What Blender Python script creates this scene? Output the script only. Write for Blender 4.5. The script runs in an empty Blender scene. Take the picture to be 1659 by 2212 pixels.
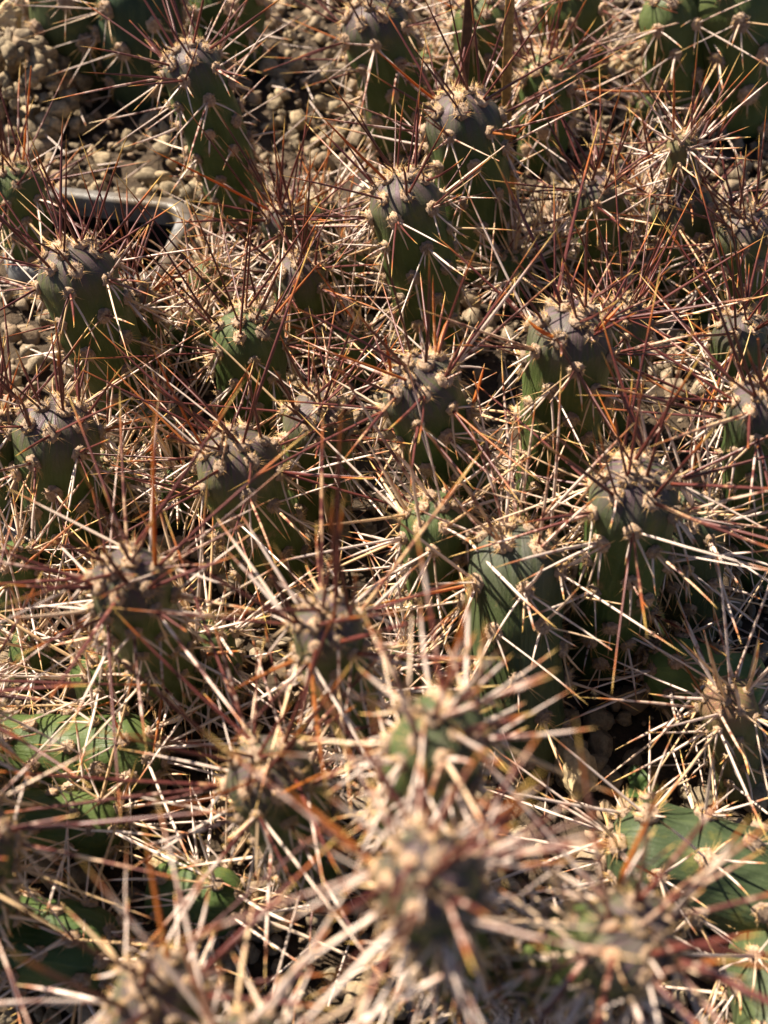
import bpy, bmesh, math, random
import numpy as np
from mathutils import Vector, Matrix, noise

SC = bpy.context.scene
COL = SC.collection
random.seed(7)
rng = np.random.default_rng(7)
V = Vector

# ------------------------------------------------------------------ camera
PW, PH = 1659.0, 2212.0                 # photograph layout units
VFOV, PITCH, CAMZ = math.radians(48), math.radians(52), 0.32
FPX = (PH / 2) / math.tan(VFOV / 2)
CAM = V((0, 0, CAMZ))
cd = bpy.data.cameras.new('camera')
cam = bpy.data.objects.new('camera', cd)
COL.objects.link(cam)
cam.location = CAM
cam.rotation_euler = (math.pi / 2 - PITCH, 0, 0)
cd.sensor_fit = 'VERTICAL'
cd.angle = VFOV
cd.clip_start, cd.clip_end = 0.005, 50
cd.dof.use_dof = True
cd.dof.focus_distance = 0.375
cd.dof.aperture_fstop = (cd.lens / 1000) / 0.0028
SC.camera = cam

# ------------------------------------------------------------------ light
SUN_EL, SUN_AZ = math.radians(47), math.radians(-55)   # azimuth from +Y towards +X
w = bpy.data.worlds.new('World')
SC.world = w
w.use_nodes = True
wn = w.node_tree
bg = wn.nodes['Background']
sky = wn.nodes.new('ShaderNodeTexSky')
sky.sky_type = 'NISHITA'
sky.sun_disc = False
sky.sun_elevation = SUN_EL
sky.sun_rotation = SUN_AZ
wn.links.new(sky.outputs[0], bg.inputs[0])
bg.inputs[1].default_value = 0.05
sky.dust_density = 1.0
sky.air_density = 0.5
sky.ozone_density = 0.3
sd = bpy.data.lights.new('sun', 'SUN')
sd.energy = 5.0
sd.angle = math.radians(0.5)
sd.color = (1.0, 0.89, 0.73)
sun = bpy.data.objects.new('sun', sd)
COL.objects.link(sun)
sv = V((math.sin(SUN_AZ) * math.cos(SUN_EL), math.cos(SUN_AZ) * math.cos(SUN_EL), math.sin(SUN_EL)))
sun.rotation_euler = sv.to_track_quat('Z', 'Y').to_euler()
sun.location = (0, 0, 2)
SC.view_settings.view_transform = 'Standard'
SC.view_settings.look = 'None'
SC.view_settings.gamma = 1
SC.view_settings.exposure = 1.65


# ------------------------------------------------------------------ helpers
def ray(px, py):
    x, y = (px - PW / 2) / FPX, -(py - PH / 2) / FPX
    c, s = math.cos(PITCH), math.sin(PITCH)
    return V((x, c + y * s, -s + y * c))


def at(px, py, z=0.0):
    d = ray(px, py)
    return CAM + d * ((z - CAMZ) / d.z)


def project(p):
    d = V(p) - CAM
    c, s = math.cos(PITCH), math.sin(PITCH)
    dep = d.y * c - d.z * s
    return PW / 2 + FPX * d.x / dep, PH / 2 - FPX * (d.y * s + d.z * c) / dep


def over(p, q):                          # tip ray's nearest point to the vertical through p
    t = ray(*q)
    s = (p.x * t.x + p.y * t.y) / (t.x ** 2 + t.y ** 2)
    return CAM + t * s


def mesh(name, verts, faces, mats, smooth=True, mi=None):
    m = bpy.data.meshes.new(name)
    m.from_pydata([tuple(v) for v in verts], [], faces)
    for k in (mats if isinstance(mats, (list, tuple)) else [mats]):
        m.materials.append(k)
    if smooth:
        m.polygons.foreach_set('use_smooth', [True] * len(m.polygons))
    if mi is not None:
        m.polygons.foreach_set('material_index', mi)
    m.update()
    return m


def obj(name, data, parent=None, loc=None):
    o = bpy.data.objects.new(name, data)
    COL.objects.link(o)
    if parent:
        o.parent = parent
    if loc is not None:
        o.location = loc
    return o


def tag(o, label, cat, group=None):
    o['label'] = label
    o['category'] = cat
    if group:
        o['group'] = group
    return o


def mat(name):
    m = bpy.data.materials.new(name)
    m.use_nodes = True
    nt = m.node_tree
    return m, nt, nt.nodes['Principled BSDF']


def nd(nt, t, **kw):
    n = nt.nodes.new(t)
    for k, v in kw.items():
        if k.startswith('i_'):
            key = k[2:]
            n.inputs[int(key) if key.isdigit() else key.replace('_', ' ')].default_value = v
        else:
            setattr(n, k, v)
    return n


def ramp(nt, stops, fac=None, interp='LINEAR'):
    r = nt.nodes.new('ShaderNodeValToRGB')
    e = r.color_ramp.elements
    r.color_ramp.interpolation = interp
    while len(e) < len(stops):
        e.new(0.5)
    for i, (p, c) in enumerate(stops):
        e[i].position = p
        e[i].color = (*c, 1) if len(c) == 3 else c
    if fac is not None:
        nt.links.new(fac, r.inputs[0])
    return r


def mixc(nt, fac, a, b, mode='MIX'):
    m = nt.nodes.new('ShaderNodeMix')
    m.data_type = 'RGBA'
    m.blend_type = mode
    for s, v in ((m.inputs[0], fac), (m.inputs[6], a), (m.inputs[7], b)):
        if hasattr(v, 'is_output'):
            nt.links.new(v, s)
        elif isinstance(v, (int, float)):
            s.default_value = v
        else:
            s.default_value = (*v, 1)
    return m.outputs[2]


def math_(nt, op, a, b=0.0, c=0.0, clamp=False):
    m = nt.nodes.new('ShaderNodeMath')
    m.operation = op
    m.use_clamp = clamp
    for s, v in zip(m.inputs, (a, b, c)):
        if hasattr(v, 'is_output'):
            nt.links.new(v, s)
        else:
            s.default_value = v
    return m.outputs[0]


def bump(nt, h, strength, dist, bsdf):
    b = nd(nt, 'ShaderNodeBump')
    b.inputs['Strength'].default_value = strength
    b.inputs['Distance'].default_value = dist
    nt.links.new(h, b.inputs['Height'])
    nt.links.new(b.outputs[0], bsdf.inputs['Normal'])


# ------------------------------------------------------------------ materials
def stem_material(name, g1, g2, purple, glow):
    m, nt, b = mat(name)
    L = nt.links.new
    oi = nd(nt, 'ShaderNodeObjectInfo')
    su = nd(nt, 'ShaderNodeAttribute', attribute_name='su')
    tip = nd(nt, 'ShaderNodeAttribute', attribute_name='tip')
    tc = nd(nt, 'ShaderNodeTexCoord')
    off = nd(nt, 'ShaderNodeVectorMath', operation='ADD')
    L(su.outputs['Vector'], off.inputs[0])
    L(oi.outputs['Location'], off.inputs[1])
    st = nd(nt, 'ShaderNodeTexNoise', i_Scale=7.0, i_Detail=4.0, i_Roughness=0.6)
    L(off.outputs[0], st.inputs['Vector'])
    n1 = nd(nt, 'ShaderNodeTexNoise', i_Scale=130.0, i_Detail=5.0)
    L(tc.outputs['Object'], n1.inputs['Vector'])
    n2 = nd(nt, 'ShaderNodeTexNoise', i_Scale=1500.0, i_Detail=3.0)
    L(tc.outputs['Object'], n2.inputs['Vector'])
    c = mixc(nt, ramp(nt, [(0.3, (0, 0, 0)), (0.72, (1, 1, 1))], n1.outputs[0]).outputs[0], g1, g2)
    c = mixc(nt, math_(nt, 'MULTIPLY', oi.outputs['Random'], 0.35), c, (0.105, 0.110, 0.030))
    # paler lengthwise streaks of bloom
    c = mixc(nt, ramp(nt, [(0.5, (0, 0, 0)), (0.75, (0.30, 0.30, 0.30))], st.outputs[0]).outputs[0], c, (0.135, 0.165, 0.075))
    pf = math_(nt, 'MULTIPLY', tip.outputs['Fac'],
               ramp(nt, [(0.3, (0.25, 0.25, 0.25)), (0.62, (1, 1, 1))], st.outputs[0]).outputs[0])
    c = mixc(nt, pf, c, purple)
    # fine pale stipple
    c = mixc(nt, ramp(nt, [(0.56, (0, 0, 0)), (0.72, (0.10, 0.10, 0.10))], n2.outputs[0]).outputs[0], c, (0.22, 0.24, 0.16))
    # scars
    vo = nd(nt, 'ShaderNodeTexVoronoi', i_Scale=170.0)
    L(tc.outputs['Object'], vo.inputs['Vector'])
    sc = math_(nt, 'MULTIPLY', ramp(nt, [(0.04, (1, 1, 1)), (0.1, (0, 0, 0))], vo.outputs['Distance']).outputs[0],
               ramp(nt, [(0.55, (0, 0, 0)), (0.65, (0.8, 0.8, 0.8))], n1.outputs[0]).outputs[0])
    c = mixc(nt, sc, c, (0.24, 0.17, 0.09))
    n4 = nd(nt, 'ShaderNodeTexNoise', i_Scale=75.0, i_Detail=6.0, i_Roughness=0.7)
    tw = nd(nt, 'ShaderNodeVectorMath', operation='ADD')
    L(tc.outputs['Object'], tw.inputs[0])
    L(oi.outputs['Location'], tw.inputs[1])
    L(tw.outputs[0], n4.inputs['Vector'])
    c = mixc(nt, ramp(nt, [(0.63, (0, 0, 0)), (0.70, (0.75,) * 3)], n4.outputs[0]).outputs[0], c, (0.17, 0.125, 0.06))
    c = mixc(nt, ramp(nt, [(0.30, (0.55,) * 3), (0.42, (0, 0, 0))], n4.outputs[0]).outputs[0], c, (0.13, 0.12, 0.03))
    L(c, b.inputs['Base Color'])
    L(ramp(nt, [(0.3, (0.36,) * 3), (0.7, (0.58,) * 3)], n1.outputs[0]).outputs[0], b.inputs['Roughness'])
    b.inputs['Specular IOR Level'].default_value = 0.16
    b.inputs['Subsurface Weight'].default_value = glow
    b.inputs['Subsurface Radius'].default_value = (0.5, 0.9, 0.25)
    b.inputs['Subsurface Scale'].default_value = 0.002
    h = math_(nt, 'ADD', math_(nt, 'MULTIPLY', st.outputs[0], 1.2), math_(nt, 'MULTIPLY', n2.outputs[0], 0.22))
    bump(nt, h, 0.45, 0.0009, b)
    return m


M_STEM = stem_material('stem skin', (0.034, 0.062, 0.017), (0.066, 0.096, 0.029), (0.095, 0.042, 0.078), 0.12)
M_SHADED = stem_material('shaded stem skin', (0.018, 0.034, 0.019), (0.030, 0.049, 0.027), (0.10, 0.085, 0.10), 0.08)  # stem skin with the shade its stems stand in painted into a darker colour
M_FRESH = stem_material('fresh stem skin', (0.075, 0.150, 0.045), (0.16, 0.25, 0.085), (0.16, 0.15, 0.08), 0.2)
M_SHOOT = stem_material('shoot skin', (0.085, 0.090, 0.040), (0.15, 0.13, 0.07), (0.17, 0.065, 0.055), 0.15)


def spine_material():
    m, nt, b = mat('spine horn')
    L = nt.links.new
    oi = nd(nt, 'ShaderNodeObjectInfo')
    at_ = nd(nt, 'ShaderNodeAttribute', attribute_name='t')
    t = at_.outputs['Fac']
    sep = nd(nt, 'ShaderNodeSeparateColor')
    L(oi.outputs['Color'], sep.inputs[0])
    young, amber, bright = sep.outputs[0], sep.outputs[1], sep.outputs[2]
    rnd = oi.outputs['Random']
    # banding along the length, different for every spine
    cmb = nd(nt, 'ShaderNodeCombineXYZ')
    L(math_(nt, 'MULTIPLY', t, 7.0), cmb.inputs[0])
    L(math_(nt, 'MULTIPLY', rnd, 91.0), cmb.inputs[1])
    nb = nd(nt, 'ShaderNodeTexNoise', i_Scale=1.0, i_Detail=4.0, i_Roughness=0.65)
    L(cmb.outputs[0], nb.inputs['Vector'])
    tc = nd(nt, 'ShaderNodeTexCoord')
    mp = nd(nt, 'ShaderNodeMapping')
    mp.inputs['Scale'].default_value = (0.25, 0.25, 14)
    L(tc.outputs['Object'], mp.inputs[0])
    ng = nd(nt, 'ShaderNodeTexNoise', i_Scale=2.2, i_Detail=4.0, i_Roughness=0.7)
    L(mp.outputs[0], ng.inputs['Vector'])
    hue = math_(nt, 'FRACT', math_(nt, 'MULTIPLY', rnd, 37.0))
    pale = mixc(nt, ng.outputs[0], (0.46, 0.34, 0.29), (0.84, 0.74, 0.66))
    gold = mixc(nt, ng.outputs[0], (0.46, 0.28, 0.12), (0.76, 0.56, 0.33))
    pale = mixc(nt, ramp(nt, [(0.52, (0, 0, 0)), (0.92, (0.95,) * 3)], hue).outputs[0], pale, gold)
    red = mixc(nt, ng.outputs[0], (0.040, 0.010, 0.010), (0.17, 0.042, 0.034))
    amb = mixc(nt, ng.outputs[0], (0.40, 0.10, 0.012), (0.60, 0.24, 0.05))
    # how much of the dark pigment shows at this place
    f = math_(nt, 'ADD', young, math_(nt, 'MULTIPLY', math_(nt, 'SUBTRACT', nb.outputs[0], 0.5), 1.9))
    fr = ramp(nt, [(0.41, (0, 0, 0)), (0.59, (1, 1, 1))], f).outputs[0]
    c = mixc(nt, fr, pale, red)
    mid = mixc(nt, 0.5, (0.44, 0.15, 0.07), (0.50, 0.23, 0.15))
    edge = ramp(nt, [(0.30, (0, 0, 0)), (0.5, (0.35,) * 3), (0.70, (0, 0, 0))], f).outputs[0]
    c = mixc(nt, edge, c, mid)
    c = mixc(nt, amber, c, amb)
    # orange collar below a straw-yellow point
    tj = math_(nt, 'ADD', t, math_(nt, 'MULTIPLY', math_(nt, 'SUBTRACT', rnd, 0.5), 0.16))
    col = ramp(nt, [(0.68, (0, 0, 0)), (0.79, (0.85,) * 3), (0.86, (0.85,) * 3), (0.90, (0, 0, 0))], tj).outputs[0]
    c = mixc(nt, col, c, (0.42, 0.12, 0.022))
    pt = ramp(nt, [(0.82, (0, 0, 0)), (0.92, (0.9,) * 3)], tj).outputs[0]
    c = mixc(nt, pt, c, (0.66, 0.44, 0.12))
    # dark orange-red foot
    ft = ramp(nt, [(0.0, (0.6,) * 3), (0.10, (0, 0, 0))], t).outputs[0]
    c = mixc(nt, math_(nt, 'MULTIPLY', ft, young), c, (0.22, 0.05, 0.015))
    c = mixc(nt, 1.0, c, mixc(nt, bright, (0.82, 0.79, 0.76), (1.12, 1.10, 1.07)), 'MULTIPLY')
    L(c, b.inputs['Base Color'])
    b.inputs['Roughness'].default_value = 0.42
    b.inputs['Specular IOR Level'].default_value = 0.5
    bump(nt, ng.outputs[0], 0.25, 0.0002, b)
    tr = nd(nt, 'ShaderNodeBsdfTranslucent')
    L(mixc(nt, 1.0, c, (1.0, 0.72, 0.45), 'MULTIPLY'), tr.inputs[0])
    ms = nd(nt, 'ShaderNodeMixShader')
    L(math_(nt, 'ADD', math_(nt, 'MULTIPLY', amber, 0.35), 0.16), ms.inputs[0])
    L(b.outputs[0], ms.inputs[1])
    L(tr.outputs[0], ms.inputs[2])
    L(ms.outputs[0], nt.nodes['Material Output'].inputs['Surface'])
    return m


M_SPINE = spine_material()


def grain_material(name, a, c2, scale, rough=0.9, bs=0.8, bd=0.0006, rand=0.0, spot=None):
    m, nt, b = mat(name)
    L = nt.links.new
    tc = nd(nt, 'ShaderNodeTexCoord')
    oi = nd(nt, 'ShaderNodeObjectInfo')
    n = nd(nt, 'ShaderNodeTexNoise', i_Scale=scale, i_Detail=7.0, i_Roughness=0.7)
    L(tc.outputs['Object'], n.inputs['Vector'])
    c = mixc(nt, ramp(nt, [(0.3, (0, 0, 0)), (0.7, (1, 1, 1))], n.outputs[0]).outputs[0], a, c2)
    if spot:
        n3 = nd(nt, 'ShaderNodeTexNoise', i_Scale=scale * 0.13, i_Detail=2.0)
        L(tc.outputs['Object'], n3.inputs['Vector'])
        c = mixc(nt, ramp(nt, [(0.45, (0, 0, 0)), (0.62, (1, 1, 1))], n3.outputs[0]).outputs[0], c, spot)
    if rand:
        c = mixc(nt, 1.0, c, ramp(nt, [(0, (1 - rand,) * 3), (1, (1.05, 1.0, 0.93))], oi.outputs['Random']).outputs[0], 'MULTIPLY')
    L(c, b.inputs['Base Color'])
    b.inputs['Roughness'].default_value = rough
    b.inputs['Specular IOR Level'].default_value = 0.25
    bump(nt, n.outputs[0], bs, bd, b)
    return m


M_WOOL = grain_material('areole wool', (0.20, 0.125, 0.075), (0.60, 0.45, 0.34), 2.2, 0.95, 0.9, 0.0004, 0.45)
M_GLOCHID = grain_material('glochid bristles', (0.42, 0.22, 0.07), (0.62, 0.44, 0.22), 3.0, 0.6, 0.0, 0.0001)
M_STONE = grain_material('pumice stone', (0.15, 0.112, 0.070), (0.48, 0.39, 0.265), 2.6, 0.95, 1.0, 0.0008, 0.5)
M_GRAVEL = grain_material('pumice gravel', (0.09, 0.066, 0.042), (0.37, 0.29, 0.20), 420.0, 0.95, 1.0, 0.0008, 0, (0.24, 0.17, 0.11))
M_ROCK = grain_material('ochre rock', (0.30, 0.21, 0.11), (0.60, 0.47, 0.28), 300.0, 0.95, 1.0, 0.0012)
M_SOIL = grain_material('dark soil', (0.020, 0.014, 0.010), (0.10, 0.07, 0.045), 260.0, 1.0, 1.0, 0.002)
M_TRAY = grain_material('weathered grey plastic', (0.10, 0.102, 0.104), (0.26, 0.26, 0.26), 260.0, 0.34, 0.6, 0.0005, 0, (0.085, 0.062, 0.042))
M_BLACK = grain_material('black plastic', (0.006, 0.006, 0.006), (0.018, 0.017, 0.016), 120.0, 0.5, 0.2, 0.0004)
M_STRAW = grain_material('dry stalk', (0.10, 0.05, 0.018), (0.46, 0.28, 0.09), 330.0, 0.55, 0.5, 0.0005)
M_DARKSTRAW = grain_material('dark stalk', (0.030, 0.016, 0.012), (0.12, 0.060, 0.032), 330.0, 0.55, 0.5, 0.0005)
M_LEAF = grain_material('weed leaf', (0.025, 0.050, 0.012), (0.055, 0.085, 0.025), 300.0, 0.5, 0.3, 0.0004)
M_DRY = grain_material('dry husk', (0.28, 0.24, 0.19), (0.52, 0.47, 0.40), 260.0, 0.6, 0.6, 0.0005)

# ------------------------------------------------------------------ ground, tray openings
def quad_frame(pts, z):
    a, b_, c, d = [at(x, y, z) for x, y in pts]    # left-back, right-back, right-front, left-front
    o = (a + b_ + c + d) / 4
    ux = ((b_ - a) + (c - d)).normalized()
    hx = ((b_ - a).length + (c - d).length) / 4
    hy = ((a - d).length + (b_ - c).length) / 4
    uy = V((-ux.y, ux.x, 0))
    return o, ux, uy, hx, hy


HOLES = [quad_frame([(75, 418), (366, 450), (352, 590), (60, 560)], 0.006),
         quad_frame([(-150, 1120), (24, 1142), (22, 1215), (-160, 1200)], 0.006)]


def in_hole(x, y, grow=0.0):
    for o, ux, uy, hx, hy in HOLES:
        dx, dy = x - o.x, y - o.y
        if abs(dx * ux.x + dy * ux.y) < hx + grow and abs(dx * uy.x + dy * uy.y) < hy + grow:
            return True
    return False


def lump(x, y):
    return 0.004 * noise.noise(V((x * 22, y * 22, 3.1))) + 0.002 * noise.noise(V((x * 60, y * 60, 1.7)))


gx = np.arange(-0.62, 0.6201, 0.008)
gy = np.arange(-0.30, 1.1001, 0.008)
gv = [(x, y, -0.005 + lump(x, y) + 0.0012 * noise.noise(V((x * 300, y * 300, 0)))) for y in gy for x in gx]
gf = []
nx = len(gx)
for j in range(len(gy) - 1):
    for i in range(nx - 1):
        if not in_hole(gx[i] + .004, gy[j] + .004, 0.002):
            gf.append((j * nx + i, j * nx + i + 1, (j + 1) * nx + i + 1, (j + 1) * nx + i))
ground = obj('ground', mesh('ground', gv, gf, M_SOIL))
ground['kind'] = 'structure'


def rounded(hx, hy, r, n=7):
    out = []
    for cx, cy, a0 in ((hx - r, hy - r, 0), (-hx + r, hy - r, 90), (-hx + r, -hy + r, 180), (hx - r, -hy + r, 270)):
        for k in range(n + 1):
            a = math.radians(a0 + 90 * k / n)
            out.append((cx + r * math.cos(a), cy + r * math.sin(a)))
    return out


for hi, (o, ux, uy, hx, hy) in enumerate(HOLES):
    root = obj('plant_tray', None, None, (o.x, o.y, 0))
    root.rotation_euler.z = math.atan2(ux.y, ux.x)
    tag(root, ['grey plastic tray rim around a rounded black opening in the pale gravel',
               'scrap of grey tray rim with a black hole beside pale stones'][hi], 'tray', 'grey tray openings')
    loops = [(hx, hy, 0.0085, -0.004), (hx + .0002, hy + .0002, 0.0086, 0.0050), (hx + .0012, hy + .0012, 0.0095, 0.0062),
             (hx + .0056, hy + .0056, 0.013, 0.0064), (hx + .0066, hy + .0066, 0.0138, 0.0054), (hx + .0070, hy + .0070, 0.014, -0.004)]
    vs, fs = [], []
    for lx, ly, r, z in loops:
        vs += [(x, y, z + 0.0005 * noise.noise(V((x * 60, y * 60, hi)))) for x, y in rounded(lx, ly, r)]
    n = 32
    for k in range(len(loops) - 1):
        for i in range(n):
            j = (i + 1) % n
            fs.append((k * n + i, k * n + j, (k + 1) * n + j, (k + 1) * n + i))
    obj('rim', mesh('tray_rim', vs, fs, M_TRAY), root)
    vs, fs = [], []
    for sc_, z in ((1.0, -0.0041), (0.93, -0.03), (0.86, -0.07)):
        vs += [(x * sc_, y * sc_, z) for x, y in rounded(hx, hy, 0.0085)]
    for k in range(2):
        for i in range(n):
            j = (i + 1) % n
            fs.append((k * n + j, k * n + i, (k + 1) * n + i, (k + 1) * n + j))
    fs.append(tuple(range(2 * n, 3 * n)))
    obj('well', mesh('tray_well', vs, fs, M_BLACK), root)


# ------------------------------------------------------------------ stones
def stone_shape(seed, sub=2):
    r = random.Random(seed)
    bm = bmesh.new()
    bmesh.ops.create_icosphere(bm, subdivisions=sub, radius=1)
    cuts = [(V((r.gauss(0, 1), r.gauss(0, 1), r.gauss(0, 1))).normalized(), r.uniform(0.45, 0.8)) for _ in range(11)]
    s = V((r.uniform(0.8, 1.25), r.uniform(0.75, 1.0), r.uniform(0.6, 0.9)))
    for v in bm.verts:
        for nrm, d in cuts:
            k = v.co.dot(nrm)
            if k > d:
                v.co -= nrm * (k - d) * 0.97
        v.co *= 1 + 0.26 * noise.noise(v.co * 2.9 + V((seed, 0, 0)))
        v.co = V((v.co.x * s.x, v.co.y * s.y, v.co.z * s.z))
    vs = [tuple(v.co) for v in bm.verts]
    fs = [tuple(v.index for v in f.verts) for f in bm.faces]
    bm.free()
    return vs, fs


SHAPES = [stone_shape(k) for k in range(12)]
stones = []
sp = 0.0072
for j in range(int(0.98 / sp)):
    for i in range(int(0.76 / sp)):
        x, y = -0.38 + i * sp + random.uniform(-.003, .003), -0.12 + j * sp + random.uniform(-.003, .003)
        if in_hole(x, y, 0.008):
            continue
        if noise.noise(V((x * 28, y * 28, 7))) < -0.1 and random.random() < 0.6:
            continue                                        # bare soil patches
        s = random.choice((0.0020, 0.0028, 0.0036, 0.0046, 0.0060))*random.uniform(.85, 1.15)
        stones.append((x, y, lump(x, y) - 0.004 + s * random.uniform(0.2, 0.7), s))
# heaped gravel behind the left stems
hp = at(60, 230, 0.0)
for k in range(120):
    a, q = random.uniform(0, 6.28), math.sqrt(random.random())
    x, y = hp.x + 0.034 * q * math.cos(a), hp.y + 0.030 * q * math.sin(a)
    stones.append((x, y, 0.034 * (1 - q ** 1.6) + random.uniform(-.002, .003), random.uniform(0.0035, 0.0062)))
GAPS = [(560, 60, 740, 330), (180, 270, 440, 430), (0, 100, 190, 320), (1060, 440, 1180, 600), (400, 560, 560, 660),
        (1270, 100, 1400, 330), (1200, 1540, 1450, 1720), (0, 2090, 170, 2212), (680, 2090, 900, 2212),
        (1600, 1150, 1659, 1300), (1450, 1650, 1659, 1760), (40, 1230, 150, 1330), (1380, 2080, 1560, 2212)]
cand = []
for idx, s in enumerate(stones):
    px, py = project(s[:3])
    if any(a <= px <= c and b_ <= py <= d for a, b_, c, d in GAPS):
        cand.append((-s[3] / (V(s[:3]) - CAM).length - 0.02 * (s[2] > 0), idx))
cand.sort()
single = {i for _, i in cand[:290]}
SM = [mesh('stone', [tuple(c * 1.0 for c in v) for v in vs], fs, M_STONE) for vs, fs in SHAPES]
for m_ in SM:
    m_.polygons.foreach_set('use_smooth', [False] * len(m_.polygons)) if False else None
allv, allf, n0 = [], [], 0
for idx, (x, y, z, s) in enumerate(stones):
    k = random.randrange(12)
    rot = (random.uniform(0, 6.28), random.uniform(-.5, .5), random.uniform(0, 6.28))
    if idx in single:
        so = obj('stone', SM[k], ground, (x, y, z))
        so.rotation_euler = rot
        so.scale = (s, s, s)
    else:
        from mathutils import Euler
        R = np.array(Euler(rot).to_matrix()) * s
        a = np.array(SHAPES[k][0]) @ R.T + np.array((x, y, z))
        allv.append(a)
        allf.append(np.array(SHAPES[k][1]) + n0)
        n0 += len(a)
GRIT = [stone_shape(50 + k, 1) for k in range(6)]
for k in range(5200):
    x, y = random.uniform(-0.26, 0.26), random.uniform(0.02, 0.66)
    if in_hole(x, y, -0.0005) or (in_hole(x, y, 0.007) and random.random() < 0.45):
        continue
    z = 0.0064 if in_hole(x, y, 0.0065) else lump(x, y) + random.uniform(-0.0045, 0.0005)
    s = random.uniform(0.0005, 0.0017)
    vs_, fs_ = random.choice(GRIT)
    a = np.array(vs_) * s + np.array((x, y, z))
    allv.append(a)
    allf.append(np.array(fs_) + n0)
    n0 += len(a)
gm = mesh('gravel', np.concatenate(allv).tolist(), np.concatenate(allf).tolist(), M_GRAVEL)
gravel = obj('gravel', gm)
tag(gravel, 'loose pale pumice gravel covering the ground between the stems', 'gravel')
gravel['kind'] = 'stuff'


def rock(px, py, size, seed, label, z=None):
    p = at(px, py, size * 0.4)
    vs, fs = stone_shape(seed, 4)
    vs = [V(v) * (size * (1 + 0.10 * noise.noise(V(v) * 4.5) + 0.05 * noise.noise(V(v) * 11))) for v in vs]
    o = obj('rock', mesh('rock', vs, fs, M_ROCK), None, (p.x, p.y, size * 0.45 if z is None else z))
    o.rotation_euler.z = seed
    return tag(o, label, 'rock')


rock(362, 1893, 0.0078, 31, 'rough ochre rock lying alone among stems in the shade below a leaning cactus')
rock(100, 1272, 0.0095, 32, 'pale pitted rock behind crossed spines next to a small green stem')
rock(1235, 1655, 0.0100, 33, 'sunlit sandy rock at the foot of the tall dark stem')
rock(25, 110, 0.0125, 34, 'large pale rock on top of the heaped gravel', 0.043)
rock(52, 165, 0.0085, 35, 'smaller tan rock on the slope of the heaped gravel', 0.035)

# ------------------------------------------------------------------ spine and areole meshes
NSEG, NSID = 6, 5
TS = [0.0, 0.07, 0.35, 0.65, 0.88, 1.0]
RS = [1.12, 1.0, 0.95, 0.78, 0.40, 0.02]


def spine_mesh(k):
    r = random.Random(100 + k)
    bend, wob, flat = r.uniform(-2.6, 2.6) * (2.4 if k in (3, 7) else 1), r.uniform(-1.2, 1.2), r.uniform(0.7, 1.0)
    vs, fs, tt = [], [], []
    for t, q in zip(TS, RS):
        if k == 9:                       # a snapped point
            t, q = t * 0.8, max(q, 0.5)
        q *= r.uniform(0.93, 1.07)
        ox, oy = bend * 4 * t * (1 - t) * 0.5 + bend * t * t * 0.6, wob * math.sin(t * 3.1)
        for a in range(NSID):
            an = 2 * math.pi * a / NSID
            vs.append((ox + q * math.cos(an), oy + q * flat * math.sin(an), t))
            tt.append(t)
    for i in range(len(TS) - 1):
        for a in range(NSID):
            b_ = (a + 1) % NSID
            fs.append((i * NSID + a, i * NSID + b_, (i + 1) * NSID + b_, (i + 1) * NSID + a))
    fs.append(tuple(range((len(TS) - 1) * NSID, len(TS) * NSID)))
    m = mesh('spine', vs, fs, M_SPINE)
    m.attributes.new('t', 'FLOAT', 'POINT').data.foreach_set('value', tt)
    return m


SPINES = [spine_mesh(k) for k in range(12)]


def areole_mesh(k):                      # unit radius 1, z outwards, y towards the stem's tip
    r = random.Random(300 + k)
    bm = bmesh.new()
    bmesh.ops.create_icosphere(bm, subdivisions=3, radius=1)
    vs = []
    for v in bm.verts:
        c = v.co.copy()
        q = 1 + 0.28 * noise.noise(c * 2.2 + V((k * 3, 0, 0))) + 0.22 * noise.noise(c * 6 + V((0, k, 0)))
        z = c.z * 0.72
        if c.z > 0.5:
            z -= 0.3 * (c.z - 0.5)
        vs.append((c.x * q, c.y * q * 1.12, z * q))
    fs = [tuple(v.index for v in f.verts) for f in bm.faces]
    mi = [0] * len(fs)
    bm.free()
    def fibre(p, d, ln, wd, m):
        d = d.normalized()
        s = d.orthogonal().normalized()
        s = Matrix.Rotation(r.uniform(0, 6.28), 3, d) @ s
        e = p + d * ln + V((r.gauss(0, .1), r.gauss(0, .1), r.gauss(0, .1))) * ln
        n_ = len(vs)
        q = d.cross(s)
        vs.extend([tuple(p + s * wd), tuple(p - s * wd * .5 + q * wd), tuple(p - s * wd * .5 - q * wd), tuple(e)])
        fs.extend([(n_, n_ + 1, n_ + 3), (n_ + 1, n_ + 2, n_ + 3), (n_ + 2, n_, n_ + 3)])
        mi.extend([m] * 3)
    for _ in range(90):                  # wool
        d = V((r.gauss(0, 1), r.gauss(0, 1), abs(r.gauss(0, .8)))).normalized()
        fibre(V((d.x * .85, d.y * .95, d.z * .55)), d + V((r.gauss(0, .5), r.gauss(0, .5), r.gauss(0, .5))), r.uniform(.25, .6), .05, 0)
    for _ in range(22):                  # bristles on the upper edge
        a = r.uniform(0.2, math.pi - 0.2)
        p = V((math.cos(a) * .7, math.sin(a) * .75, .3))
        fibre(p, V((p.x * .6, p.y * .7, .8 + r.uniform(-.3, .3))), r.uniform(.5, 1.25), .045, 1)
    for _ in range(9):                   # a few thin ones pointing down
        a = r.uniform(math.pi * 1.05, math.pi * 1.95)
        p = V((math.cos(a) * .7, math.sin(a) * .8, .2))
        fibre(p, V((p.x, p.y, .35)), r.uniform(1.0, 2.6), .05, 1)
    return mesh('areole', vs, fs, [M_WOOL, M_GLOCHID], True, mi)


AREOLES = [areole_mesh(k) for k in range(7)]


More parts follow.
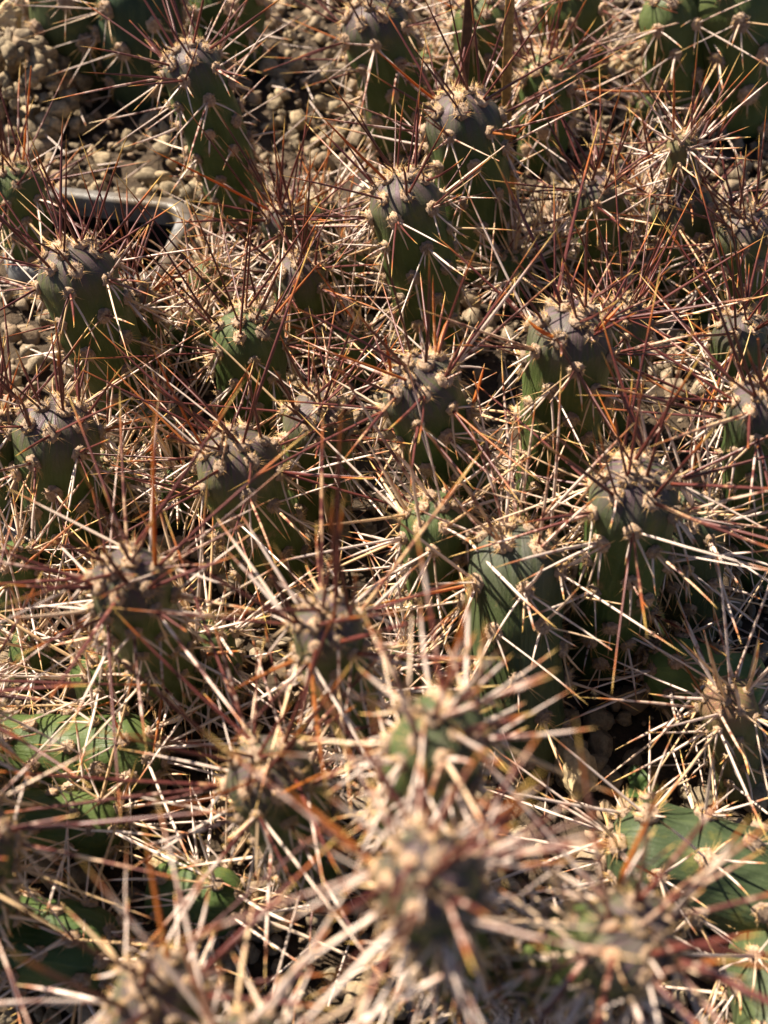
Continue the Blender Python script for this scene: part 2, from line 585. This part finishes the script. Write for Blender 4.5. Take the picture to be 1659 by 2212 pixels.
# ------------------------------------------------------------------ cactus stems
class Stem:
    """Axis (bezier) with a lathe profile; u runs 0..1 by arc length from foot to apex."""
    def __init__(s, p0, p1, R, rs, bow=0.05, blunt=0.78, taper=0.86):
        s.p0, s.p1, s.R = V(p0), V(p1), R
        ax = s.p1 - s.p0
        s.L = ax.length
        side = ax.cross(V((rs.uniform(-1, 1), rs.uniform(-1, 1), 0.2))).normalized()
        s.pm = (s.p0 + s.p1) / 2 + side * s.L * rs.uniform(-bow, bow)
        s.ref = ax.orthogonal().normalized()
        s.sq = rs.uniform(0.93, 1.0)
        prof = []
        Lb = s.L - blunt * R
        for k in range(41):
            h = Lb * k / 40
            q = h / s.L
            r = R * (taper + (1 - taper) * min(1, q / 0.5) ** 0.7) * (1 - 0.07 * max(0, (q - .6) / .4) ** 2)
            if q < 0.06:
                r *= 0.82 + 3 * q
            prof.append((r, h))
        r0 = prof[-1][0]
        for k in range(1, 15):
            a = math.pi / 2 * k / 14
            prof.append((r0 * max(0.0, math.cos(a)) ** 0.72, Lb + blunt * R * math.sin(a)))
        s.prof = np.array(prof)
        d = np.sqrt((np.diff(s.prof, axis=0) ** 2).sum(1))
        s.arc = np.concatenate([[0], np.cumsum(d)])
        s.S = s.arc[-1]
        s.bumps = []

    def axis(s, h):
        t = h / s.L
        p = s.p0 * (1 - t) ** 2 + s.pm * (2 * t * (1 - t)) + s.p1 * t * t
        d = ((s.pm - s.p0) * (1 - t) + (s.p1 - s.pm) * t).normalized()
        x = (s.ref - d * s.ref.dot(d)).normalized()
        return p, d, x, d.cross(x)

    def pt(s, a, th, raw=False):         # a = arc length from the foot
        r, h = np.interp(a, s.arc, s.prof[:, 0]), np.interp(a, s.arc, s.prof[:, 1])
        p, d, x, y = s.axis(h)
        k = 0.0
        if not raw:
            for (ba, bt, bs) in s.bumps:
                da = (a - ba) / (0.34 * s.R)
                if abs(da) > 2.2:
                    continue
                dt = (th - bt + math.pi) % (2 * math.pi) - math.pi
                dd = dt * r / (0.36 * s.R)
                g = da * da + dd * dd
                if g < 5:
                    k += bs * math.exp(-g)
        r2 = r * (1 + 0.03 * noise.noise(V((math.cos(th), math.sin(th), h / s.R)) + s.p0 * 90))
        q = p + x * (r2 * math.cos(th)) + y * (r2 * math.sin(th) * s.sq)
        if k:
            n = (x * math.cos(th) + y * math.sin(th)) * min(1, r / (0.7 * s.R)) + d * (1 - min(1, r / s.R))
            q += n.normalized() * k * s.R
        return q

    def frame(s, a, th):
        e = 0.03 * s.R
        a1 = min(a, s.S - 2 * e)
        up = (s.pt(a1 + e, th, True) - s.pt(a1 - e, th, True)).normalized()
        r = max(np.interp(a1, s.arc, s.prof[:, 0]), 0.1 * s.R)
        dt = e / r
        sd_ = (s.pt(a1, th + dt, True) - s.pt(a1, th - dt, True)).normalized()
        n = sd_.cross(up).normalized()
        return n, up, n.cross(up) * -1


CAPS = []                                # (p0, p1, R) of every stem, so spines steer clear of them


def clear(p, q, own):
    if q.z < -0.001:
        return False
    for k, (a, b_, R) in enumerate(CAPS):
        if k == own:
            continue
        for f in (0.45, 0.8, 1.0):
            x = p + (q - p) * f
            ab = b_ - a
            t = max(0, min(1, (x - a).dot(ab) / ab.length_squared))
            if (x - a - ab * t).length < R * 0.97:
                return False
    return True


def build_stem(root, st, rs, own, material, o):
    """Skin mesh, areoles and spines of one stem under root (an Empty without rotation)."""
    base = root.location.copy()
    R, S = st.R, st.S
    n_per = o.get('per', 6 if R > 0.0098 else 5)
    dens = o.get('dens', 1.0)
    lng = o.get('long', 1.0)
    # areole places, counted from the apex downwards
    spots = []
    th0 = rs.uniform(0, 6.28)
    for k in range(3):
        spots.append((S - 0.24 * R, th0 + 2.094 * k + rs.uniform(-.4, .4), 0))
    for k in range(6):
        spots.append((S - (0.66 + rs.uniform(-.06, .06)) * R, th0 + 0.5 + 2 * math.pi * k / 6 + rs.uniform(-.15, .15), 1))
    row, a = 0, S - 1.18 * R
    step = o.get('step', 0.92) * R
    while a > 0.25 * R:
        for k in range(n_per):
            th = th0 + 2 * math.pi * (k + 0.5 * (row % 2)) / n_per + rs.uniform(-.12, .12)
            aa = a + rs.uniform(-.10, .10) * R - step * 0.35 * k / n_per
            if aa > 0.2 * R:
                spots.append((aa, th, 2 + row))
        row += 1
        a -= step * (0.82 if row == 1 else 1.0)
    st.bumps = [(a_, t_, 0.10 if k > 1 else 0.07) for a_, t_, k in spots]
    # skin
    nu, nt_ = 46, 36
    vs, fs, su, tips = [], [], [], []
    us = np.concatenate([np.linspace(0, S - 1.2 * R, 26), np.linspace(S - 1.2 * R, S - 0.03 * R, nu - 25)[1:]])
    for a_ in us:
        for k in range(nt_):
            th = 2 * math.pi * k / nt_
            vs.append(tuple(st.pt(a_, th) - base))
            su.append((math.cos(th), math.sin(th), a_ / R * 0.10))
            tips.append(max(0.0, min(1.0, 1 - (S - a_ - 0.6 * R) / (1.3 * R))) * 0.8 * o.get('purple', 1.0))
    for j in range(len(us) - 1):
        for k in range(nt_):
            k2 = (k + 1) % nt_
            fs.append((j * nt_ + k, j * nt_ + k2, (j + 1) * nt_ + k2, (j + 1) * nt_ + k))
    fs.append(tuple((len(us) - 1) * nt_ + k for k in range(nt_)))
    m = mesh(o.get('part', 'stem'), vs, fs, material)
    m.attributes.new('su', 'FLOAT_VECTOR', 'POINT').data.foreach_set('vector', np.array(su, dtype=np.float32).ravel())
    m.attributes.new('tip', 'FLOAT', 'POINT').data.foreach_set('value', tips)
    obj(o.get('part', 'stem'), m, root)
    heroes = {}
    for fx, fy, hx_, hy_ in o.get('hero', ()):   # the amber spines that stand out
        def miss(q):
            n_, _, _ = st.frame(q[0], q[1])
            p_ = st.pt(q[0], q[1])
            x_, y_ = project(p_)
            return math.hypot(x_ - fx, y_ - fy) + (1e4 if n_.dot(CAM - p_) < -0.3 * (CAM - p_).length else 0)
        q = min(spots, key=miss)
        p_ = st.pt(q[0], q[1])
        d_ = ray(hx_, hy_)
        heroes[q] = CAM + d_ * ((p_ - CAM).dot(V((0, math.cos(PITCH), -math.sin(PITCH))))) - p_
    # areoles
    for a_, th, kind in spots:
        n, up, side = st.frame(a_, th)
        p = st.pt(a_, th)
        if p.z < 0.002:
            continue
        ar = R * (0.185 if kind > 1 else 0.185) * rs.uniform(0.85, 1.15) * o.get('wool', 1.0)
        ao = obj('areole', rs.choice(AREOLES), root)
        M = Matrix((side, up, n)).transposed()
        if M.determinant() < 0:
            M = Matrix((-side, up, n)).transposed()
        ao.matrix_basis = Matrix.Translation(p - base) @ M.to_4x4() @ Matrix.Scale(ar, 4)
        inv = ao.matrix_basis.inverted()
        specs = []                        # (direction, length, radius, young, amber)
        yb = o.get('young', 1.0)

        def tang(rad):
            an = rs.uniform(0, 6.28)
            return (up * math.sin(an) + side * math.cos(an)) * rad
        nl = rs.choice(((1, 2, 2), (1, 2, 2), (2, 2, 3), (1, 1, 2), (0, 0, 1), (0, 0, 1))[min(kind, 5)])
        nl = max(0, int(round(nl * dens + rs.uniform(-.35, .35))))
        for _ in range(nl):
            y = (1.05 if kind < 2 else 0.74 if kind == 2 else 0.42 if kind == 3 else 0.26)
            y = max(0.0, min(1.0, (y + rs.gauss(0, 0.20)) * yb))
            amber = rs.uniform(0.6, 1.0) if rs.random() < 0.06 else 0.0
            ln = rs.choice((rs.uniform(0.016, 0.032), rs.uniform(0.030, 0.058), rs.uniform(0.026, 0.050))) * lng
            if kind >= 3:
                ln *= 0.8 if kind == 3 else 0.6
            lift = 0.0 if kind < 2 else 0.18
            specs.append((lambda l_=lift: n + up * l_ + tang(rs.uniform(0.1, 0.75)), ln, rs.uniform(0.00050, 0.00072), y, amber))
        if (a_, th, kind) in heroes:
            hv = heroes[(a_, th, kind)]
            specs.append((lambda hv=hv: hv, max(hv.length, 0.010), 0.00095, 0.3, 1.0))
        if kind < 2:
            for _ in range(rs.choice((0, 1, 1))):
                specs.append((lambda: n + tang(rs.uniform(0.2, 0.9)), rs.uniform(0.008, 0.020) * lng, rs.uniform(0.00030, 0.00045), rs.uniform(.3, .8) * yb, 0.0))
        else:
            nr = rs.choice((2, 2, 3, 3) if kind < 4 else (1, 2, 2) if dens > .6 else (0, 1, 2))
            for q in range(nr):
                an = math.radians(-90 + (q - (nr - 1) / 2) * rs.uniform(30, 52) + rs.uniform(-14, 14))
                specs.append((lambda an=an: n * rs.uniform(0.35, 0.75) + up * math.sin(an) + side * math.cos(an),
                              rs.uniform(0.008, 0.021) * (1.0 if q % 2 else 0.8), rs.uniform(0.00038, 0.00056), max(0, rs.gauss(0.02, 0.14)), 0.0))
            if rs.random() < (0.6 if kind < 4 else 0.15) * dens:        # one mid-length tan spine reaching sideways
                sg = rs.choice((-1, 1))
                specs.append((lambda sg=sg: n * 0.7 + side * sg * rs.uniform(.5, 1.0) + up * rs.uniform(-.5, .4),
                              rs.uniform(0.018, 0.044) * lng, rs.uniform(0.00034, 0.00050), max(0, rs.gauss(0.18, 0.16)) * yb, 0.0))
        for df, ln, rad, y, amber in specs:
            ok = False
            for _try in range(5):
                d = df().normalized()
                if clear(p, p + d * ln, own):
                    ok = True
                    break
            if not ok:
                ln *= 0.5
                if not clear(p, p + d * ln, own):
                    continue
            foot = p + n * ar * 0.1 + (d - n * d.dot(n)) * ar * 0.55
            qt = d.to_track_quat('Z', 'Y').to_matrix().to_4x4() @ Matrix.Rotation(rs.uniform(0, 6.28), 4, 'Z')
            so = obj('spine', rs.choice(SPINES), ao)
            rad *= o.get('thick', 1.0) * (0.72 if kind > 1 else 0.80)
            so.matrix_basis = inv @ (Matrix.Translation(foot - base) @ qt @ Matrix.Diagonal((rad, rad, ln, 1)))
            so.color = (y, amber, rs.random() if y > .3 else rs.uniform(.5, 1), 1)


# tip px, foot px, width px, label, options (z0 foot height, z1 tip height, skin)
B, F, K = 'shade_skin', 'fresh', 'shoot'
LIST = [
 (400, 108, 520, 470, 128, 'upright stem with dark crown spines rising above bare gravel near the tray opening', {}),
 (795, 15, 860, 300, 140, 'green stem with purple top standing behind the open gravel patch', {}),
 (990, 212, 1035, 560, 155, 'stem with mauve crown in front of two dry stalks', {}),
 (1190, 128, 1170, 330, 112, 'plain green stem without purple crown beside the golden dry stalk', dict(purple=0.1, wool=1.25)),
 (1040, 5, 1050, 235, 120, 'sunlit olive stem hidden behind the two dry stalks', dict(purple=0.1, young=.5)),
 (1235, -45, 1250, 180, 135, 'pale green back-row stem behind the plain green stem', dict(purple=0.1)),
 (1590, -75, 1600, 250, 190, 'broad dark back-row stem with bold white spines', dict(young=.35, purple=0.2)),
 (1450, -20, 1470, 240, 130, 'dark back-row stem in shade next to the broad stem', dict(young=.4, purple=0.2)),
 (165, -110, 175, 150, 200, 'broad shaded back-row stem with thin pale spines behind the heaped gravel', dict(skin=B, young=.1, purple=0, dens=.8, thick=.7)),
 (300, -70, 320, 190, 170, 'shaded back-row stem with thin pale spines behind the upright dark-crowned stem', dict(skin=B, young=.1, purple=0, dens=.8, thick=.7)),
 (480, -60, 500, 120, 150, 'back-row stem catching sun on one side above the gravel patch', dict(young=.3, purple=0)),
 (1280, 388, 1300, 600, 108, 'slim stem with a fan of dark upright spines between two wider stems', {}),
 (1465, 402, 1490, 620, 135, 'green stem carrying a small pale young shoot on its top', dict(shoot=(1475, 292, 62))),
 (1612, 470, 1610, 690, 118, 'purple-topped stem with white front spines behind the slim shaded stem', {}),
 (862, 390, 925, 725, 148, 'upright stem with wide lilac crown and bold white front spines', {}),
 (600, 452, 640, 625, 90, 'small stem half buried in tan spines right of the tray opening', dict(dens=1.2)),
 (640, 568, 665, 735, 108, 'little stem with pinkish top in front of the small half-buried stem', {}),
 (532, 690, 545, 890, 148, 'squat green stem with long dark upright spines and no purple', dict(purple=0.25, long=1.1)),
 (150, 545, 290, 865, 160, 'leaning stem with violet shoulder in front of the tray opening', {}),
 (265, 620, 340, 800, 100, 'narrow stem tucked behind the leaning violet-shouldered stem', {}),
 (22, 372, 60, 560, 108, 'stem with tan woolly top next to the tray rim', dict(purple=0.2)),
 (118, 888, 150, 1140, 168, 'stout stem with flat dark crown and many star-shaped spine clusters', {}),
 (-8, 905, 8, 1120, 110, 'partly visible stem against the stout flat-crowned stem', {}),
 (502, 962, 605, 1235, 172, 'leaning stem with near-black purple crown and long brown spines', dict(long=1.1)),
 (692, 872, 695, 1100, 150, 'short green stem with woolly top right of the near-black crowned stem', {}),
 (898, 808, 1065, 1200, 165, 'tall leaning stem with dark mauve cap and striped sunlit shoulder', dict(hero=[(963, 775, 990, 680), (1018, 850, 1045, 790)])),
 (1240, 682, 1185, 1120, 176, 'tallest smooth green stem with an orange spine near its top', dict(hero=[(1290, 728, 1345, 660), (1190, 752, 1150, 690)])),
 (1352, 660, 1330, 900, 110, 'stem with pinkish wool close behind the tallest smooth stem', {}),
 (1602, 690, 1612, 950, 112, 'shaded slim stem with pale side spines below the purple-topped stem', {}),
 (1645, 850, 1640, 1225, 140, 'tall stem with spine tuft out of focus and white lower spines', dict(z1=0.095)),
 (1375, 1025, 1290, 1400, 190, 'thick stem with lilac sunlit shoulder and strong red spines', dict(long=1.1)),
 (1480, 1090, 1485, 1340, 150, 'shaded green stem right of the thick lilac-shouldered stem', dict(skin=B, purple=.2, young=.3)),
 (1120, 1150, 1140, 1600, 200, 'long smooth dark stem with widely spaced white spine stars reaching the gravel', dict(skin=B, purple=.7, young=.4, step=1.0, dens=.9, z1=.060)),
 (935, 1095, 960, 1350, 150, 'dark stem in deep shade behind crossing pale spines', dict(young=.3, purple=.2)),
 (272, 1238, 400, 1500, 165, 'blurred-top stem with grey-brown wool leaning over the lying stem', dict(z1=0.100)),
 (430, 1370, 470, 1500, 130, 'low dark stem in the shade of the blurred-top leaning stem', dict(young=.2, purple=.2)),
 (25, 1195, 35, 1340, 100, 'small plain green stem beside the pale pitted rock', dict(purple=0, young=.3)),
 (210, 1420, 235, 1530, 120, 'short dark green stem under a net of pale spines', dict(purple=0, young=.2)),
 (700, 1340, 785, 1625, 150, 'slender stem with dark cap and blurred grey spines', dict(z1=0.108)),
 (345, 1620, -60, 1610, 150, 'stem lying flat with its ridged upper side in sunlight', dict(z0=.012, z1=.014, young=.1, purple=.1, dens=.5)),
 (572, 1655, 690, 1885, 178, 'leaning stem with purple sunlit cap and long red spines fanning over shade', dict(long=1.15, z1=.088)),
 (965, 1565, 895, 1800, 205, 'tall very blurred stem with a brown spine cluster between two blurred crowns', dict(z1=.142, long=.60, dens=1.2, young=.5, purple=.4)),
 (915, 1880, 1030, 2160, 215, 'tall blurred stem with a mass of out-of-focus spines at its top', dict(z1=0.158, long=.62, dens=1.2, young=.7, thick=.9)),
 (1395, 2030, 1140, 2120, 210, 'blurred stem tilting sideways with its round woolly crown and pale spines', dict(z0=.012, z1=.128, long=.75, young=.6)),
 (330, 2150, 420, 2300, 190, 'blurred pink-topped stem standing beside loose stones', dict(z1=0.118, dens=.6, long=.85)),
 (520, 2290, 560, 2420, 200, 'very near stem with thick blurred spines next to the pink-topped stem', dict(z1=0.130, long=1.0, young=.4, dens=.5)),
 (250, 2060, -60, 2010, 165, 'smooth dark stem lying on its side above the loose stones', dict(z0=.014, z1=.013, young=.35, purple=.1, dens=.5)),
 (520, 1960, 330, 1925, 130, 'dark stem lying against the rough ochre rock', dict(z0=.010, z1=.011, young=.1, purple=0, dens=.4)),
 (260, 1790, -20, 1760, 120, 'lying stem in deep shade below the sunlit lying stem', dict(z0=.010, z1=.011, young=.1, purple=0, dens=.4)),
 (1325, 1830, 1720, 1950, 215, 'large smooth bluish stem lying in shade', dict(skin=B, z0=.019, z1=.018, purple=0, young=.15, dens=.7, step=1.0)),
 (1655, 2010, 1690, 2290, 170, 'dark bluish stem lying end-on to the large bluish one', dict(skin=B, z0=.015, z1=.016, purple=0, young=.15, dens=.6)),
 (1400, 1440, 1640, 1490, 135, 'bright green lying stem dappled with sun', dict(skin=F, z0=.013, z1=.013, purple=0, young=.1, dens=.6, step=1.3)),
 (1568, 1500, 1590, 1680, 118, 'young reddish ribbed shoot standing against the bright green lying stem', dict(skin=K, purple=1.0, young=.3, long=.9)),
 (-70, 1800, -20, 2040, 190, 'tall added stem mostly out of sight whose blurred spines reach over and shade the dark lying stem', dict(z1=.105, dens=.6)),  # added beyond the edge of view to shade the lying stem; only spines show
 (-120, 1500, -90, 1720, 180, 'tall stem mostly out of view added for shade beside the sunlit lying stem', dict(z1=.09)),  # invented out-of-view stem, casts shade over the stems lying near it
]
LOW = [(450, 640), (735, 600), (775, 770), (1100, 610), (1190, 560), (1400, 600), (1530, 640), 
       (345, 960), (385, 1080), (70, 1440), (1140, 215), (930, 150), (420, 760), (1350, 480), (700, 480), (1400, 250), (885, 1500), (250, 1075)]
rl = random.Random(5)
for x, y in LOW:  # invented low stems that fill the gaps with spine clutter and shade
    LIST.append((x + rl.uniform(-14, 14), y - rl.uniform(55, 85) * (0.6 + y / 3000), x, y + 20, rl.uniform(70, 92) * (0.7 + y / 2800),
                 None,
                 dict(young=.3, purple=.1, dens=1.0, low=1, long=.75)))
SHORT = ['upright dark-crowned stem by the tray', 'purple-topped stem behind the open gravel', 'mauve-crowned stem by the dry stalks', 'plain green stem by the golden stalk', 'sunlit olive stem behind the stalks', 'pale green back-row stem', 'broad dark back-row stem', 'shaded back-row stem beside the broad one', 'broad shaded stem behind the heaped gravel', 'thin-spined shaded back-row stem', 'half-sunlit back-row stem above the gravel', 'slim stem with fanned dark spines', 'stem carrying a pale young shoot', 'purple-topped stem with white front spines', 'wide lilac-crowned stem', 'small half-buried stem by the tray', 'little pinkish-topped stem', 'squat green stem without purple', 'leaning violet-shouldered stem', 'narrow stem behind the violet-shouldered one', 'tan woolly-topped stem by the tray', 'stout flat-crowned stem', 'stem pressed against the flat-crowned one', 'leaning near-black-crowned stem', 'short green woolly-topped stem', 'tall leaning mauve-capped stem', 'tallest smooth green stem', 'pinkish-wool stem by the tallest one', 'shaded slim pale-spined stem', 'tall stem with out-of-focus spine tuft', 'thick lilac-shouldered stem', 'shaded stem by the lilac-shouldered one', 'long smooth dark stem', 'dark deeply shaded stem', 'blurred-top grey-woolled stem', 'low dark shaded stem', 'small plain stem by the pitted rock', 'short dark stem under pale spines', 'slender dark-capped stem', 'sunlit lying stem', 'leaning purple-capped red-spined stem', 'tall brown blurred stem','tall blurred spine-massed stem']
SKIN = {B: M_SHADED, F: M_FRESH, K: M_SHOOT}
plan = []
taken = set()
for tx, ty, fx, fy, wpx, label, o in LIST:
    p0 = at(fx, fy, o.get('z0', 0.0))
    p1 = at(tx, ty, o['z1']) if 'z1' in o else over(p0, (tx, ty))
    dist = (p1 - CAM).dot(V((0, math.cos(PITCH), -math.sin(PITCH))))
    R = 1.07 * wpx * dist / FPX / 2
    if 'z0' not in o:
        p0 = p0 - (p1 - p0).normalized() * 0.006
    if label is None:                    # a low stem is told by the taller one it leans against
        k = min((i for i in range(len(SHORT)) if i not in taken), key=lambda i: (V(plan[i][0]) - p0).length)
        taken.add(k)
        label = 'small low added tan-spined stem at the foot of the ' + SHORT[k]
    CAPS.append((p0.copy(), p1 - (p1 - p0).normalized() * R * .6, R))
    plan.append((p0, p1, R, label, o))
for idx, (p0, p1, R, label, o) in enumerate(plan):
    rs = random.Random(1000 + idx * 17)
    root = obj('cactus', None, None, (p0.x, p0.y, max(p0.z, 0.0)))
    tag(root, label, 'cactus', 'added low half-buried stems' if 'low' in o else 'spiny cactus stems in the gravel')
    st = Stem(p0, p1, R, rs, bow=0.11)
    build_stem(root, st, rs, idx, SKIN.get(o.get('skin'), M_STEM), o)
    if 'shoot' in o:
        x, y, wq = o['shoot']
        q0 = p1 - (p1 - p0).normalized() * 0.003
        q1 = over(q0, (x, y))
        Rq = wq * (q1 - CAM).length / FPX / 2
        st2 = Stem(q0, q1, Rq, rs)
        build_stem(root, st2, rs, idx, M_SHOOT, dict(part='shoot', purple=.3, young=.5, long=.7, per=5))

# ------------------------------------------------------------------ dry stalks, husk, weed, spine litter
def stalk(name, foot, tip, wd, material, label):
    p = foot
    ax = tip - foot
    vs, fs = [], []
    prof = [(-1, -.25), (-.55, -.5), (0, -.22), (.55, -.5), (1, -.25), (.9, .4), (0, .55), (-.9, .4)]
    nn = 22
    for k in range(nn + 1):
        t = k / nn
        c = ax * t + V((0.0012 * math.sin(t * 5 + wd * 900), 0, 0))
        ww = wd * (1.0 - 0.3 * t) * (1 + 0.06 * noise.noise(V((t * 12, wd * 5000, 0))))
        for x, y in prof:
            vs.append(c + V((x * ww, y * ww, 0)))
    n = len(prof)
    for k in range(nn):
        for i in range(n):
            j = (i + 1) % n
            fs.append((k * n + i, k * n + j, (k + 1) * n + j, (k + 1) * n + i))
    fs += [tuple(range(n))[::-1], tuple(nn * n + i for i in range(n))]
    o = obj(name, mesh(name, vs, fs, material, True), None, p)
    return tag(o, label, 'stalk', 'dry stalks')


f1 = V((0.034, 0.412, -.004))
stalk('dry_stalk', f1, over(f1, (1012, -60)), 0.0026, M_DARKSTRAW, 'dark brown dry stalk rising behind the mauve crown')
f2 = V((0.056, 0.412, -.004))
stalk('dry_stalk', f2, over(f2, (1098, -60)), 0.0024, M_STRAW, 'golden brown dry stalk with grooved edges')


def leaf_mesh(name, ln, wd, curl, material, cup=0.0):
    vs, fs, nn, mm = [], [], 10, 6
    for i in range(nn + 1):
        t = i / nn
        ww = wd * math.sin(math.pi * min(1, t * 0.97 + 0.015)) ** 0.6
        for j in range(mm + 1):
            s = j / mm * 2 - 1
            vs.append((s * ww, t * ln, curl * math.sin(t * 3.0) + cup * s * s + 0.0006 * noise.noise(V((s * 2, t * 5, ln * 900)))))
    for i in range(nn):
        for j in range(mm):
            a = i * (mm + 1) + j
            fs.append((a, a + 1, a + mm + 2, a + mm + 1))
    k = len(vs)
    vs += [(x, y, z - 0.0004) for x, y, z in vs]
    fs += [tuple(k + q for q in f[::-1]) for f in fs]
    return mesh(name, vs, fs, material)


for x, y, ln, rz, lab in ((545, 130, 0.022, 0.5, 'pale curled dry husk lying on open gravel'),
                          (745, 380 + 60, 0.017, -0.9, 'dry husk scrap at the foot of the upright dark-crowned stem')):
    p = at(x, y, 0.004)
    o = obj('dry_husk', leaf_mesh('dry_husk', ln, 0.0042, 0.004, M_DRY, 0.003), None, p)
    o.rotation_euler = (0.5, 0.2, rz)
    tag(o, lab, 'husk')

wp = at(1372, 1735, 0.0)
weed = obj('seedling', None, None, wp)
tag(weed, 'tiny green seedling with rounded leaves on the gravel', 'seedling')
for rz, tl, ln in ((0.2, .35, .008), (1.9, .3, .006), (3.4, .45, .007), (-1.3, .3, .006)):
    lo = obj('leaf', leaf_mesh('weed_leaf', ln, ln * .36, 0.0015, M_LEAF, 0.001), weed, (0, 0, 0.007))
    lo.rotation_euler = (tl, 0, rz)
vs = [(0.0007 * math.cos(a * 1.05), 0.0007 * math.sin(a * 1.05), z) for z in (-.003, .0075) for a in range(6)]
obj('stalk', mesh('weed_stalk', vs, [(i, (i + 1) % 6, 6 + (i + 1) % 6, 6 + i) for i in range(6)], M_LEAF), weed)

lv, lf, lt, n0 = [], [], [], 0
base_v = [np.array([v.co[:] for v in m.vertices]) for m in SPINES]
base_f = np.array([p.vertices[:] for p in SPINES[0].polygons if len(p.vertices) == 4])
base_t = [v for t in TS for v in [t] * NSID]
for k in range(450):
    x, y = random.uniform(-0.24, 0.24), random.uniform(0.03, 0.62)
    if in_hole(x, y, 0.006):
        continue
    ln, rad = random.uniform(0.012, 0.035), random.uniform(0.0003, 0.00045)
    d = V((random.gauss(0, 1), random.gauss(0, 1), random.uniform(-.05, .35))).normalized()
    Mx = Matrix.Translation((x, y, lump(x, y) + random.uniform(0.0, 0.006))) @ d.to_track_quat('Z', 'Y').to_matrix().to_4x4() @ Matrix.Diagonal((rad, rad, ln, 1))
    A = np.array(Mx)
    bv = random.choice(base_v)
    lv.append(bv @ A[:3, :3].T + A[:3, 3])
    lf.append(base_f + n0)
    lt += base_t
    n0 += len(bv)
lm = mesh('spine_litter', np.concatenate(lv).tolist(), np.concatenate(lf).tolist(), M_SPINE)
lm.attributes.new('t', 'FLOAT', 'POINT').data.foreach_set('value', lt)
lo = obj('spine_litter', lm)
lo.color = (0.15, 0.0, 0.4, 1)
tag(lo, 'fallen straw-coloured spines strewn over the gravel', 'litter')
lo['kind'] = 'stuff'
print('objects', len(bpy.data.objects))
